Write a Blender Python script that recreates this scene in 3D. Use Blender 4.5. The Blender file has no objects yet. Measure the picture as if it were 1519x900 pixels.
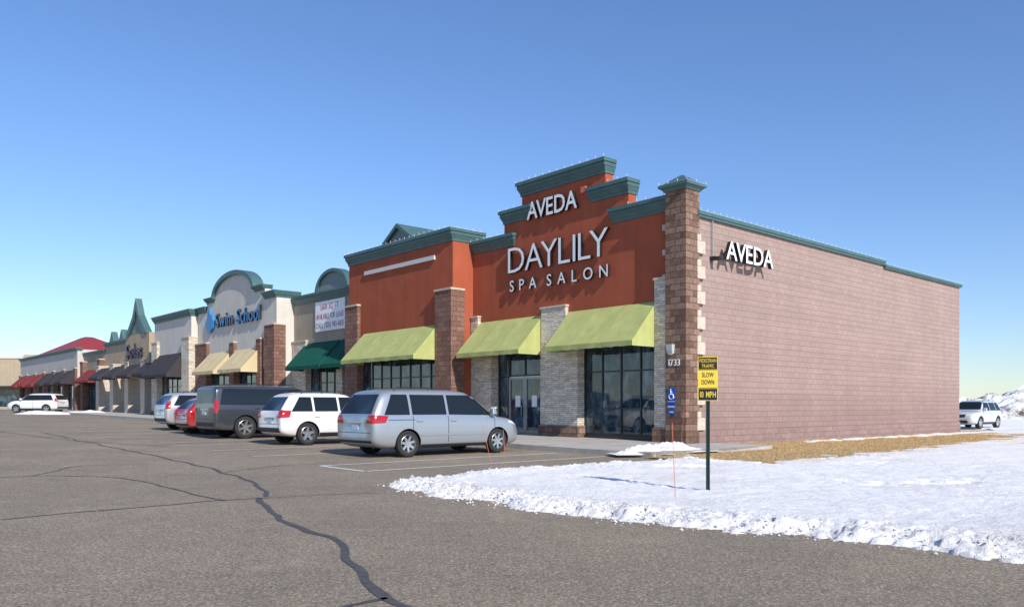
import bpy, bmesh, math, random
import numpy as np
from mathutils import Vector, Matrix, noise
from mathutils.bvhtree import BVHTree
R = math.radians
random.seed(4)
sc = bpy.context.scene
col = sc.collection
H = 1.33; F = 1195.0
CX, CY = 5.48, 25.4
S_, C_ = .6636, .7481
RZ = math.atan2(S_, C_)

def P(v, u, z=0.0):
    return Vector((CX + v*C_ - u*S_, CY + v*S_ + u*C_, z))
def inv(x, y):
    dx, dy = x-CX, y-CY
    return dx*C_+dy*S_, -dx*S_+dy*C_
def G(u):
    if u <= 0: return 0.0
    if u <= 30: return .012*u
    if u <= 65: return .36+.011*(u-30)
    return .745+.003*(min(u, 130)-65)

# ---------------------------------------------------------------- materials
def nt(name):
    m = bpy.data.materials.new(name); m.use_nodes = True
    t = m.node_tree; t.nodes.clear()
    o = t.nodes.new('ShaderNodeOutputMaterial'); b = t.nodes.new('ShaderNodeBsdfPrincipled')
    t.links.new(b.outputs[0], o.inputs[0])
    return m, t, b
def N(t, typ, **kw):
    n = t.nodes.new(typ)
    for k, v in kw.items(): setattr(n, k, v)
    return n
def c4(c): return (c[0], c[1], c[2], 1)
def noise_n(t, vec, scale, detail=4, rough=.6):
    n = t.nodes.new('ShaderNodeTexNoise'); n.inputs['Scale'].default_value = scale
    n.inputs['Detail'].default_value = detail; n.inputs['Roughness'].default_value = rough
    t.links.new(vec, n.inputs['Vector']); return n.outputs['Fac']
def ramp(t, fac, stops):
    r = t.nodes.new('ShaderNodeValToRGB'); e = r.color_ramp.elements
    while len(e) > 1: e.remove(e[0])
    e[0].position = stops[0][0]; e[0].color = c4(stops[0][1])
    for p, c in stops[1:]:
        x = e.new(p); x.color = c4(c)
    t.links.new(fac, r.inputs[0]); return r.outputs[0]
def mixc(t, fac, a, b, mode='MIX'):
    m = t.nodes.new('ShaderNodeMix'); m.data_type = 'RGBA'; m.blend_type = mode
    for sock, val in ((m.inputs[0], fac), (m.inputs[6], a), (m.inputs[7], b)):
        if isinstance(val, (int, float)): sock.default_value = val
        elif isinstance(val, tuple): sock.default_value = c4(val)
        else: t.links.new(val, sock)
    return m.outputs[2]
def bumpn(t, b, h, strength, dist):
    n = t.nodes.new('ShaderNodeBump'); n.inputs['Strength'].default_value = strength
    n.inputs['Distance'].default_value = dist
    t.links.new(h, n.inputs['Height']); t.links.new(n.outputs[0], b.inputs['Normal']); return n

def mk(name, c, rough=.6, var=.12, scale=3, bump=0.0, bscale=60, metal=0, coat=0, spec=.5, streak=0):
    m, t, b = nt(name)
    tc = t.nodes.new('ShaderNodeTexCoord').outputs['Object']
    f = noise_n(t, tc, scale, 5)
    lo = tuple(x*(1-var) for x in c); hi = tuple(min(1, x*(1+var)) for x in c)
    cc = ramp(t, f, [(.3, lo), (.7, hi)])
    if streak:
        mp = t.nodes.new('ShaderNodeMapping'); mp.inputs['Scale'].default_value = (2.5, 2.5, .15); t.links.new(tc, mp.inputs[0])
        cc = mixc(t, 1.0, cc, ramp(t, noise_n(t, mp.outputs[0], 1.2, 5, .65), [(.3, (1-streak,)*3), (.65, (1+streak*.5,)*3)]), 'MULTIPLY')
    t.links.new(cc, b.inputs['Base Color'])
    b.inputs['Roughness'].default_value = rough; b.inputs['Metallic'].default_value = metal
    b.inputs['Coat Weight'].default_value = coat; b.inputs['Coat Roughness'].default_value = .03
    b.inputs['Specular IOR Level'].default_value = spec
    if bump: bumpn(t, b, noise_n(t, tc, bscale, 4), bump, .01)
    return m

def N_div(t, s, k):
    n = N(t, 'ShaderNodeMath', operation='DIVIDE'); t.links.new(s, n.inputs[0]); n.inputs[1].default_value = k; return n.outputs[0]
def mk_block(name, c1, c2, mortar, bw, bh, ms=.008, bump=.6, face=.3, var=.2, stain=.0, off=.5):
    m, t, b = nt(name)
    tc = t.nodes.new('ShaderNodeTexCoord').outputs['Object']
    sx = t.nodes.new('ShaderNodeSeparateXYZ'); t.links.new(tc, sx.inputs[0])
    ad = N(t, 'ShaderNodeMath', operation='ADD'); t.links.new(sx.outputs[0], ad.inputs[0]); t.links.new(sx.outputs[1], ad.inputs[1])
    cb = t.nodes.new('ShaderNodeCombineXYZ'); t.links.new(ad.outputs[0], cb.inputs[0]); t.links.new(sx.outputs[2], cb.inputs[1])
    br = t.nodes.new('ShaderNodeTexBrick'); t.links.new(cb.outputs[0], br.inputs['Vector'])
    br.inputs['Color1'].default_value = c4(c1); br.inputs['Color2'].default_value = c4(c2); br.inputs['Mortar'].default_value = c4(mortar)
    br.inputs['Scale'].default_value = 1; br.inputs['Brick Width'].default_value = bw; br.inputs['Row Height'].default_value = bh
    br.inputs['Mortar Size'].default_value = ms; br.inputs['Mortar Smooth'].default_value = .3; br.offset = off
    f = noise_n(t, tc, 9, 6, .7)
    v = ramp(t, f, [(.3, (1-var,)*3), (.7, (1+var,)*3)])
    cc = mixc(t, 1.0, br.outputs['Color'], v, 'MULTIPLY')
    if stain:
        f2 = noise_n(t, tc, .35, 3, .5)
        v2 = ramp(t, f2, [(.35, (1-stain,)*3), (.65, (1+stain,)*3)])
        cc = mixc(t, 1.0, cc, v2, 'MULTIPLY')
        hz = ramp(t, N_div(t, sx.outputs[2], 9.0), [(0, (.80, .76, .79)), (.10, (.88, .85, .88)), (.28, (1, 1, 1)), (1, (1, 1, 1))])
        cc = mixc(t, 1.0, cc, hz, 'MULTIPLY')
        mp = t.nodes.new('ShaderNodeMapping'); mp.inputs['Scale'].default_value = (2.2, 2.2, .12); t.links.new(tc, mp.inputs[0])
        f3 = noise_n(t, mp.outputs[0], 1.0, 4, .6)
        v3 = ramp(t, f3, [(.35, (.96,)*3), (.7, (1.03,)*3)])
        cc = mixc(t, 1.0, cc, v3, 'MULTIPLY')
        mp2 = t.nodes.new('ShaderNodeMapping'); mp2.inputs['Scale'].default_value = (.05, .05, 4.93); t.links.new(tc, mp2.inputs[0])
        cc = mixc(t, 1.0, cc, ramp(t, noise_n(t, mp2.outputs[0], 1.0, 2, .6), [(.3, (.93,)*3), (.7, (1.05,)*3)]), 'MULTIPLY')
    t.links.new(cc, b.inputs['Base Color']); b.inputs['Roughness'].default_value = .9
    b.inputs['Specular IOR Level'].default_value = .2
    inv_ = N(t, 'ShaderNodeMath', operation='SUBTRACT'); inv_.inputs[0].default_value = 1.0; t.links.new(br.outputs['Fac'], inv_.inputs[1])
    f4 = noise_n(t, tc, 22, 5, .7)
    ml = N(t, 'ShaderNodeMath', operation='MULTIPLY_ADD'); t.links.new(f4, ml.inputs[0]); ml.inputs[1].default_value = face*3; t.links.new(inv_.outputs[0], ml.inputs[2])
    bumpn(t, b, ml.outputs[0], bump, .02)
    return m

M = {}
M['orange'] = mk('orange_stucco', (.395, .100, .052), .88, .08, 1.2, .3, 90, spec=.15, streak=.1)
M['teal'] = mk('teal_metal', (.068, .135, .130), .5, .10, 3, streak=.12)
M['teal_d'] = mk('teal_panel', (.20, .25, .24), .7, .1, 3)
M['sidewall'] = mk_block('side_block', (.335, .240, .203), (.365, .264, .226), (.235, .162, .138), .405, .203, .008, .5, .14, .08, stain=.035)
M['plinth'] = mk_block('plinth_block', (.26, .18, .16), (.32, .22, .195), (.2, .14, .13), .405, .203, .009, .5, .3, .2)
M['rock'] = mk_block('brown_rockface', (.155, .088, .064), (.33, .215, .155), (.13, .09, .07), .405, .203, .012, 1, .7, .35)
M['brick'] = mk_block('red_brown_block', (.20, .105, .078), (.29, .165, .125), (.15, .10, .08), .405, .203, .010, 1, .5, .28)
M['ledge'] = mk_block('ledge_stone', (.88, .79, .65), (.58, .49, .38), (.30, .25, .20), .33, .072, .005, 1, .5, .25, off=.37)
M['quoin'] = mk('quoin_stone', (.56, .47, .37), .9, .2, 6, .5, 40)
M['cream'] = mk('cream_stucco', (.64, .59, .52), .9, .06, 1.2, .2, 90, spec=.2, streak=.08)
M['greystucco'] = mk('grey_stucco', (.54, .51, .46), .9, .06, 1.2, .2, 90, spec=.2, streak=.08)
M['tan'] = mk('tan_stucco', (.44, .35, .24), .9, .08, 1.2, .2, 90, spec=.2, streak=.08)
M['olive'] = mk('olive_stucco', (.36, .31, .24), .9, .08, 1.2, .2, 90, spec=.2, streak=.08)
M['lime'] = mk('lime_canvas', (.43, .45, .165), .8, .07, 2.5, .12, 200, spec=.2, streak=.1)
M['green'] = mk('green_canvas', (.006, .085, .058), .8, .1, 2, spec=.2)
M['black_c'] = mk('black_canvas', (.05, .045, .05), .8, .1, 2, spec=.2)
M['cream_c'] = mk('cream_canvas', (.60, .49, .28), .8, .08, 2, spec=.2)
M['red_c'] = mk('red_canvas', (.22, .04, .035), .8, .1, 2, spec=.2)
M['redroof'] = mk('red_roof', (.30, .035, .035), .6, .1, 2)
M['roof'] = mk('roof_membrane', (.25, .25, .25), .9)
M['dark'] = mk('dark_frame', (.022, .03, .032), .4, .1, 3)
M['alu'] = mk('aluminium_frame', (.36, .38, .39), .35, .05, 3, metal=.6)
M['white'] = mk('white_acrylic', (.85, .85, .84), .45, .02, 3)
M['whitebar'] = mk('white_bar', (.62, .58, .54), .6, .04, 3)
M['black'] = mk('black_metal', (.012, .012, .013), .5, .1, 3)
M['blue'] = mk('blue_letter', (.04, .22, .48), .45, .05, 3)
M['purple'] = mk('purple_letter', (.11, .03, .2), .5, .05, 3)
M['redtxt'] = mk('magenta_print', (.33, .02, .10), .6, .05, 3)
M['hcblue'] = mk('blue_sign', (.01, .09, .42), .45, .05, 3)
M['yellow'] = mk('yellow_sheet', (.78, .55, .05), .45, .05, 6)
M['postgreen'] = mk('green_post', (.012, .035, .028), .5, .15, 8)
M['stake'] = mk('orange_stake', (.60, .14, .06), .5, .1, 8)
M['concrete'] = mk('concrete', (.46, .42, .37), .9, .13, 1.8, .3, 70, spec=.2)
M['kerb'] = mk('kerb_concrete', (.42, .39, .34), .9, .16, 3, .3, 70, spec=.2)
M['tyre'] = mk('tyre_rubber', (.022, .022, .022), .85, .15, 12)
M['rim'] = mk('alloy', (.62, .63, .64), .28, .05, 5, metal=.85)
M['plastic'] = mk('dark_plastic', (.022, .022, .024), .6, .1, 8)
M['trim'] = mk('gloss_trim', (.012, .012, .013), .25, .1, 8)
M['tail'] = mk('tail_lens', (.42, .008, .012), .12, .1, 8, coat=.6)
M['head'] = mk('head_lens', (.62, .65, .68), .08, .08, 20, coat=.8)
M['plate'] = mk('plate', (.55, .6, .68), .5, .1, 30)
M['bulb'] = mk('clear_bulb', (.75, .78, .8), .15, .02, 3)
M['lamp'] = mk('lamp_white', (.48, .50, .50), .4, .03, 3)
m, t, b = nt('car_glass')
b.inputs['Base Color'].default_value = (.012, .015, .017, 1); b.inputs['Roughness'].default_value = .03; b.inputs['Specular IOR Level'].default_value = .5
M['cglass'] = m
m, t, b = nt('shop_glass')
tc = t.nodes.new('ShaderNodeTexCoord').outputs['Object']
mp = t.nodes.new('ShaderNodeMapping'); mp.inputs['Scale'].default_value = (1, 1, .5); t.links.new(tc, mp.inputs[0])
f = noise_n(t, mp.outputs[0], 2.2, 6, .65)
t.links.new(ramp(t, f, [(.36, (.008, .014, .019)), (.50, (.025, .048, .065)), (.62, (.09, .14, .17)), (.76, (.22, .29, .33))]), b.inputs['Base Color'])  # pale blue blotches put reflections and interior brightness into the base colour
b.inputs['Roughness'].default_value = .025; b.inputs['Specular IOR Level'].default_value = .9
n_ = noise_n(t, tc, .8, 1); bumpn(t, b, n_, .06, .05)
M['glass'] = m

def paint(name, c, metal=.0):
    m, t, b = nt(name)
    tc = t.nodes.new('ShaderNodeTexCoord').outputs['Object']
    sx = t.nodes.new('ShaderNodeSeparateXYZ'); t.links.new(tc, sx.inputs[0])
    f = noise_n(t, tc, 5, 5, .7)
    ad = N(t, 'ShaderNodeMath', operation='MULTIPLY_ADD'); t.links.new(f, ad.inputs[0]); ad.inputs[1].default_value = .5; t.links.new(sx.outputs[2], ad.inputs[2])
    d = ramp(t, ad.outputs[0], [(.35, (1, 1, 1)), (.85, (0, 0, 0))])
    sal = tuple(.5*x+.5*y for x, y in zip(c, (.30, .28, .25)))
    t.links.new(mixc(t, d, c, sal), b.inputs['Base Color'])
    r_ = N(t, 'ShaderNodeMath', operation='MULTIPLY_ADD'); t.links.new(d, r_.inputs[0]); r_.inputs[1].default_value = .3; r_.inputs[2].default_value = .3
    t.links.new(r_.outputs[0], b.inputs['Roughness'])
    b.inputs['Metallic'].default_value = metal; b.inputs['Coat Weight'].default_value = .8; b.inputs['Coat Roughness'].default_value = .05
    return m

m, t, b = nt('asphalt')
tc = t.nodes.new('ShaderNodeTexCoord').outputs['Object']
f1 = noise_n(t, tc, 38, 4, .85); f2 = noise_n(t, tc, .35, 5, .6); f3 = noise_n(t, tc, 2.6, 5, .65)
vo = t.nodes.new('ShaderNodeTexVoronoi'); vo.inputs['Scale'].default_value = 62; t.links.new(tc, vo.inputs['Vector'])
base = ramp(t, f1, [(.28, (.125, .103, .076)), (.5, (.262, .218, .164)), (.72, (.49, .415, .32))])
sp = ramp(t, vo.outputs['Color'], [(.0, (.58,)*3), (.6, (1, 1, 1)), (.93, (1.65, 1.58, 1.45))])
cc = mixc(t, 1, base, sp, 'MULTIPLY')
cc = mixc(t, 1, cc, ramp(t, f2, [(.32, (.86, .86, .87)), (.68, (1.12, 1.11, 1.10))]), 'MULTIPLY')
cc = mixc(t, 1, cc, ramp(t, f3, [(.3, (.92,)*3), (.7, (1.07,)*3)]), 'MULTIPLY')
mp = t.nodes.new('ShaderNodeMapping'); mp.inputs['Scale'].default_value = (.9, .35, 1); mp.inputs['Rotation'].default_value = (0, 0, .9); t.links.new(tc, mp.inputs[0])
fs_ = noise_n(t, mp.outputs[0], .8, 7, .72)
cc = mixc(t, 1, cc, ramp(t, fs_, [(.58, (1, 1, 1)), (.70, (1.28, 1.27, 1.25))]), 'MULTIPLY')
t.links.new(cc, b.inputs['Base Color']); b.inputs['Roughness'].default_value = .92; b.inputs['Specular IOR Level'].default_value = .2
bumpn(t, b, f1, .6, .014)
M['asphalt'] = m
m, t, b = nt('bitumen')
tc = t.nodes.new('ShaderNodeTexCoord').outputs['Object']
t.links.new(ramp(t, noise_n(t, tc, 12, 5), [(.35, (.055, .053, .05)), (.7, (.11, .10, .09))]), b.inputs['Base Color']); b.inputs['Roughness'].default_value = .75
M['bitumen'] = m
m, t, b = nt('worn_paint')
tc = t.nodes.new('ShaderNodeTexCoord').outputs['Object']
f = noise_n(t, tc, 22, 6, .75)
t.links.new(ramp(t, f, [(.36, (.30, .27, .23)), (.46, (.70, .68, .64)), (.7, (.80, .78, .74))]), b.inputs['Base Color']); b.inputs['Roughness'].default_value = .9
M['linepaint'] = m
m, t, b = nt('snow')
tc = t.nodes.new('ShaderNodeTexCoord').outputs['Object']
f = noise_n(t, tc, 1.4, 6, .65); f2 = noise_n(t, tc, 14, 6, .75); f5 = noise_n(t, tc, .45, 5, .6)
cc = ramp(t, f, [(.3, (.87, .835, .79)), (.5, (.95, .92, .88)), (.7, (.97, .945, .91))])
cc = mixc(t, 1, cc, ramp(t, f2, [(.28, (.88, .87, .85)), (.5, (1, 1, 1))]), 'MULTIPLY')
cc = mixc(t, 1, cc, ramp(t, f5, [(.34, (.92, .905, .88)), (.5, (1, 1, 1))]), 'MULTIPLY')
t.links.new(cc, b.inputs['Base Color'])
b.inputs['Roughness'].default_value = .65; b.inputs['Specular IOR Level'].default_value = .3
bumpn(t, b, f2, .8, .05)
M['snow'] = m
m, t, b = nt('snow_field')
tc = t.nodes.new('ShaderNodeTexCoord').outputs['Object']
f = noise_n(t, tc, .05, 8, .7)
t.links.new(ramp(t, f, [(.40, (.86, .84, .81)), (.52, (.72, .70, .68)), (.60, (.34, .29, .2)), (.75, (.26, .21, .14))]), b.inputs['Base Color'])
b.inputs['Roughness'].default_value = .9
M['field'] = m
m, t, b = nt('dirty_snow')
tc = t.nodes.new('ShaderNodeTexCoord').outputs['Object']
f = noise_n(t, tc, .45, 8, .72)
t.links.new(ramp(t, f, [(.46, (.86, .84, .81)), (.54, (.55, .53, .5)), (.60, (.12, .10, .08))]), b.inputs['Base Color'])
b.inputs['Roughness'].default_value = .9; bumpn(t, b, noise_n(t, tc, 2, 6), .8, .3)
M['dirtysnow'] = m
m, t, b = nt('dry_lawn')
tc = t.nodes.new('ShaderNodeTexCoord').outputs['Object']
f = noise_n(t, tc, 3, 8, .75)
t.links.new(ramp(t, f, [(.3, (.24, .155, .07)), (.5, (.45, .30, .13)), (.7, (.58, .41, .2))]), b.inputs['Base Color']); b.inputs['Roughness'].default_value = .95
bumpn(t, b, noise_n(t, tc, 30, 5), .8, .04)
M['lawn'] = m
M['blade'] = mk('dry_blade', (.54, .37, .17), .9, .3, 4)

# ---------------------------------------------------------------- mesh helpers
BASE = {}
class MB:
    def __init__(s): s.V = []; s.Fc = []; s.I = []; s.mi = 0
    def add(s, vs, fs):
        n = len(s.V); s.V += [tuple(v) for v in vs]
        for f in fs: s.Fc.append(tuple(i+n for i in f)); s.I.append(s.mi)
        return s
    def box(s, x0, x1, y0, y1, z0, z1):
        return s.add([(x0,y0,z0),(x1,y0,z0),(x1,y1,z0),(x0,y1,z0),(x0,y0,z1),(x1,y0,z1),(x1,y1,z1),(x0,y1,z1)],
              [(0,3,2,1),(4,5,6,7),(0,1,5,4),(1,2,6,5),(2,3,7,6),(3,0,4,7)])
    def frus(s, a, b, z0, z1):
        return s.add([(a[0],a[2],z0),(a[1],a[2],z0),(a[1],a[3],z0),(a[0],a[3],z0),(b[0],b[2],z1),(b[1],b[2],z1),(b[1],b[3],z1),(b[0],b[3],z1)],
              [(0,3,2,1),(4,5,6,7),(0,1,5,4),(1,2,6,5),(2,3,7,6),(3,0,4,7)])
    def prism(s, pts, a0, a1, ax='x'):
        n = len(pts)
        f = {'x': lambda a, p: (a, p[0], p[1]), 'y': lambda a, p: (p[0], a, p[1]), 'z': lambda a, p: (p[0], p[1], a)}[ax]
        vs = [f(a0, p) for p in pts]+[f(a1, p) for p in pts]
        fs = [tuple(range(n)), tuple(range(2*n-1, n-1, -1))]+[(i, (i+1) % n, n+(i+1) % n, n+i) for i in range(n)]
        return s.add(vs, fs)
    def tube(s, p0, p1, r, n=8, r1=None):
        p0, p1 = Vector(p0), Vector(p1); d = (p1-p0).normalized()
        a = d.orthogonal().normalized(); b_ = d.cross(a); r1 = r if r1 is None else r1
        vs = []
        for p, rr in ((p0, r), (p1, r1)):
            for i in range(n):
                t_ = 2*math.pi*i/n; vs.append(p+a*rr*math.cos(t_)+b_*rr*math.sin(t_))
        return s.add(vs, [(i, (i+1) % n, n+(i+1) % n, n+i) for i in range(n)]+[tuple(range(n-1, -1, -1)), tuple(range(n, 2*n))])
    def lathe_y(s, prof, n=28, c=(0,0,0)):
        vs = []
        for i in range(n):
            a = 2*math.pi*i/n
            for r, y in prof: vs.append((c[0]+r*math.cos(a), c[1]+y, c[2]+r*math.sin(a)))
        k = len(prof); fs = []
        for i in range(n):
            j = (i+1) % n
            for q in range(k-1): fs.append((i*k+q, i*k+q+1, j*k+q+1, j*k+q))
        return s.add(vs, fs)
    def ball(s, c, r):
        x, y, z = c
        return s.add([(x+r,y,z),(x-r,y,z),(x,y+r,z),(x,y-r,z),(x,y,z+r),(x,y,z-r)],
               [(0,2,4),(2,1,4),(1,3,4),(3,0,4),(2,0,5),(1,2,5),(3,1,5),(0,3,5)])
    def build(s, name, mats, parent=None, base=None, smooth=False, frame=False, kind=None, recalc=True):
        if base is None: base = BASE.get(parent.name, (0,0,0)) if parent else (0,0,0)
        me = bpy.data.meshes.new(name)
        me.from_pydata([(v[0]-base[0], v[1]-base[1], v[2]-base[2]) for v in s.V], [], s.Fc)
        if not isinstance(mats, (list, tuple)): mats = [mats]
        for m_ in mats: me.materials.append(m_)
        me.polygons.foreach_set('material_index', s.I)
        if recalc:
            bm = bmesh.new(); bm.from_mesh(me)
            bmesh.ops.recalc_face_normals(bm, faces=bm.faces); bm.to_mesh(me); bm.free()
        if smooth:
            me.polygons.foreach_set('use_smooth', [True]*len(me.polygons))
            me.set_sharp_from_angle(angle=R(38))
        me.update()
        o = bpy.data.objects.new(name, me); col.objects.link(o)
        if parent: o.parent = parent
        elif frame:
            o.location = P(*base); o.rotation_euler = (0, 0, RZ)
        if kind: o['kind'] = kind
        BASE[o.name] = base
        return o

def tag(o, label, cat, group=None):
    o['label'] = label; o['category'] = cat
    if group: o['group'] = group
    return o
def thing(name, label, cat, base, group=None):
    o = bpy.data.objects.new(name, None); col.objects.link(o)
    o.location = P(*base); o.rotation_euler = (0, 0, RZ); o.empty_display_size = .3
    BASE[o.name] = base
    return tag(o, label, cat, group)
def wthing(name, label, cat, loc, rz=0, group=None):
    o = bpy.data.objects.new(name, None); col.objects.link(o)
    o.location = loc; o.rotation_euler = (0, 0, rz); BASE[o.name] = (0, 0, 0)
    return tag(o, label, cat, group)

# ---------------------------------------------------------------- text
GC = {}
def glyph(ch, off=0.0):
    k = (ch, off)
    if k in GC: return GC[k]
    cu = bpy.data.curves.new('t', 'FONT'); cu.body = ch; cu.size = 1; cu.extrude = .5; cu.resolution_u = 3; cu.offset = off
    ob = bpy.data.objects.new('t', cu); col.objects.link(ob)
    dg = bpy.context.evaluated_depsgraph_get()
    me = bpy.data.meshes.new_from_object(ob.evaluated_get(dg))
    vs = [tuple(v.co) for v in me.vertices]; fs = [tuple(p.vertices) for p in me.polygons]; nz = [abs(p.normal.z) > .9 and p.center.z > 0 for p in me.polygons]
    bpy.data.objects.remove(ob); bpy.data.meshes.remove(me); bpy.data.curves.remove(cu)
    GC[k] = (vs, fs, nz); return GC[k]
CAPH = max(v[1] for v in glyph('H')[0])
KERN = {'AY': -.24, 'AV': -.24, 'VE': -.10, 'LY': -.20, 'DA': -.10, 'YL': -.08, 'PA': -.1, 'AL': .0}
def layout(s, height, width, off=0.0, space=.6, wide=1.0):
    sy = height/CAPH; items = []; tot = 0
    for ch in s:
        if ch == ' ': items.append(None); tot += space*height; continue
        vs, fs, nz = glyph(ch, off)
        x0 = min(v[0] for v in vs); x1 = max(v[0] for v in vs)
        items.append((ch, x0, x1-x0, vs, fs, nz)); tot += (x1-x0)*sy*wide
    for i in range(len(s)-1): tot += KERN.get(s[i:i+2], 0)*height
    gaps = len([1 for i in range(len(s)-1) if s[i] != ' ' and s[i+1] != ' '])+sum(1 for c in s if c == ' ')
    sx = sy*wide; gap = (width-tot)/max(1, gaps)
    if gap < .08*height:
        k = width/(tot+gaps*.14*height); sx = sx*k; gap = .14*height*k
    res = []; x = 0
    for i, it in enumerate(items):
        if it is None: x += space*height*min(1, sx/sy)+gap*.5; continue
        ch, x0, w, vs, fs, nz = it
        res.append((ch, x-x0*sx, sx, sy, vs, fs, nz)); x += w*sx+gap+KERN.get(s[i:i+2], 0)*height
        if i+1 < len(items) and items[i+1] is None: x -= gap*.5
    return res
def big_sign(name, label, s, base, height, width, depth, mapf, facem, sidem, off=0.0, group=None, wide=1.0):
    root = thing(name, label, 'sign', base, group)
    for ch, x, sx, sy, vs, fs, nz in layout(s, height, width, off, wide=wide):
        mb = MB()
        mb.V += [mapf(x+v[0]*sx, v[1]*sy, (v[2]+.5)*depth+.04) for v in vs]
        for f_, z_ in zip(fs, nz): mb.Fc.append(f_); mb.I.append(0 if z_ else 1)
        mb.build('letter', [facem, sidem], root, recalc=False)
    return root
def flat_text(mb, s, height, width, mapf, depth=.004, off=0.0):
    for ch, x, sx, sy, vs, fs, nz in layout(s, height, width, off):
        mb.add([mapf(x+v[0]*sx, v[1]*sy, (v[2]+.5)*depth) for v in vs], fs)
    return mb

# ---------------------------------------------------------------- building pieces (frame coords: x=v depth, y=u along row, z)
def cornice(root, u0, u1, v0, v1, z0, h, mat=None, ends=(1, 1), name='cornice'):
    mb = MB(); e0, e1 = ends
    def bx(o): return (v0-o, v1+min(o, .05), u0-o*e0*.6, u1+o*e1*.6)
    a = bx(.05); mb.frus(a, a, z0+.04*h, z0+.22*h)
    mb.frus(bx(.06), bx(.15), z0+.22*h, z0+.50*h)
    a = bx(.17); mb.frus(a, a, z0+.50*h, z0+.74*h)
    a = bx(.23); mb.frus(a, a, z0+.74*h, z0+.97*h)
    return mb.build(name, mat or M['teal'], root)
def bulbs(root, segs, sp=.33, r=.022):
    for a, b_ in segs:
        mb = MB(); a, b_ = Vector(a), Vector(b_); n = max(1, int((b_-a).length/sp))
        mb.tube(a+Vector((0, 0, .006)), b_+Vector((0, 0, .006)), .007, 4)
        for i in range(n+1):
            p = a.lerp(b_, i/n)
            mb.tube(p, p+Vector((0, 0, .05)), .008, 4); mb.ball(p+Vector((0, 0, .07)), r)
        mb.build('light_string', M['bulb'], root)
def awning(root, u0, u1, vw, vf, zt, zb, mat, drop=.2, ribs=4, label=None):
    mb = MB(); n = ribs*6; m_ = 5; V = []; Fc = []
    for i in range(n+1):
        f = i/n; u = u0+(u1-u0)*f
        sag = .035*abs(math.sin(math.pi*f*ribs))
        for j in range(m_+1):
            g = j/m_
            V.append((vw+(vf-vw)*g, u, zt+(zb-zt)*g-sag*math.sin(math.pi*g)))
    for i in range(n):
        for j in range(m_):
            a = i*(m_+1)+j; Fc.append((a, a+1, a+m_+2, a+m_+1))
    mb.add(V, Fc)
    for u in (u0, u1):
        mb.add([(vw, u, zt), (vf, u, zb), (vf, u, zb-drop*.1), (vw, u, zb-drop*.1)], [(0, 1, 2, 3)])
    o = mb.build('awning', mat, root, recalc=False)
    if label: o['label'] = label
    mb = MB(); V = []; Fc = []
    for i in range(n+1):
        f = i/n; u = u0+(u1-u0)*f; w = .012*math.sin(f*n*1.3)
        V += [(vf-.004, u, zb), (vf+w, u, zb-drop+.012*math.sin(f*50))]
    for i in range(n): Fc.append((2*i, 2*i+1, 2*i+3, 2*i+2))
    mb.add(V, Fc)
    for u in (u0, u1): mb.add([(vf, u, zb-drop*.1), (vf, u, zb-drop), (vw, u, zb-drop), (vw, u, zb-drop*.1)], [(0, 1, 2, 3)])
    mb.build('valance', mat, o, recalc=False)
    mb = MB()
    for u in (u0+.04, (u0+u1)/2, u1-.04): mb.tube((vw, u, zb+.02), (vf+.05, u, zb-.03), .015, 6)
    mb.tube((vf+.03, u0+.02, zb-.03), (vf+.03, u1-.02, zb-.03), .015, 6)
    mb.build('awning_frame', M['alu'], o)
    return o
def window(root, u0, u1, z0, z1, v, nc, rows=(), mat=None, fw=.05, name='window'):
    mb = MB()
    mb.box(v-.06, v+.06, u0, u0+fw, z0, z1); mb.box(v-.06, v+.06, u1-fw, u1, z0, z1)
    mb.box(v-.055, v+.055, u0+fw, u1-fw, z0, z0+fw*1.3); mb.box(v-.055, v+.055, u0+fw, u1-fw, z1-fw, z1)
    for i in range(1, nc):
        u = u0+(u1-u0)*i/nc; mb.box(v-.05, v+.05, u-fw/2, u+fw/2, z0+fw*1.3, z1-fw)
    for r in rows: mb.box(v-.045, v+.045, u0+fw, u1-fw, r-fw/2, r+fw/2)
    o = mb.build(name, mat or M['dark'], root)
    mb = MB()
    mb.box(v-.01, v+.01, u0+fw*.5, u1-fw*.5, z0+fw, z1-fw*.5)
    mb.build('pane', M['glass'], o)
    return o
def pier(root, v0, v1, u0, u1, z1, mat='ledge', cap=True, basez=.62, upper=None):
    mb = MB()
    if upper:
        mb.box(v0, v1, u0, u1, 0, 3.42); mb.box(v0, v1, upper[0], upper[1], 3.42, z1)
        a, b_ = upper
    else:
        mb.box(v0, v1, u0, u1, 0, z1); a, b_ = u0, u1
    o = mb.build('pillar', M[mat], root)
    if cap: MB().box(v0-.04, v1, a-.03, b_+.03, z1, z1+.08).build('pillar_cap', M['quoin'], o)
    if basez:
        mb = MB(); mb.box(v0-.06, v1-.02, u0-.05, u1+.05, 0, basez); mb.build('pillar_base', M['rock'], o)
    return o

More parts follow.
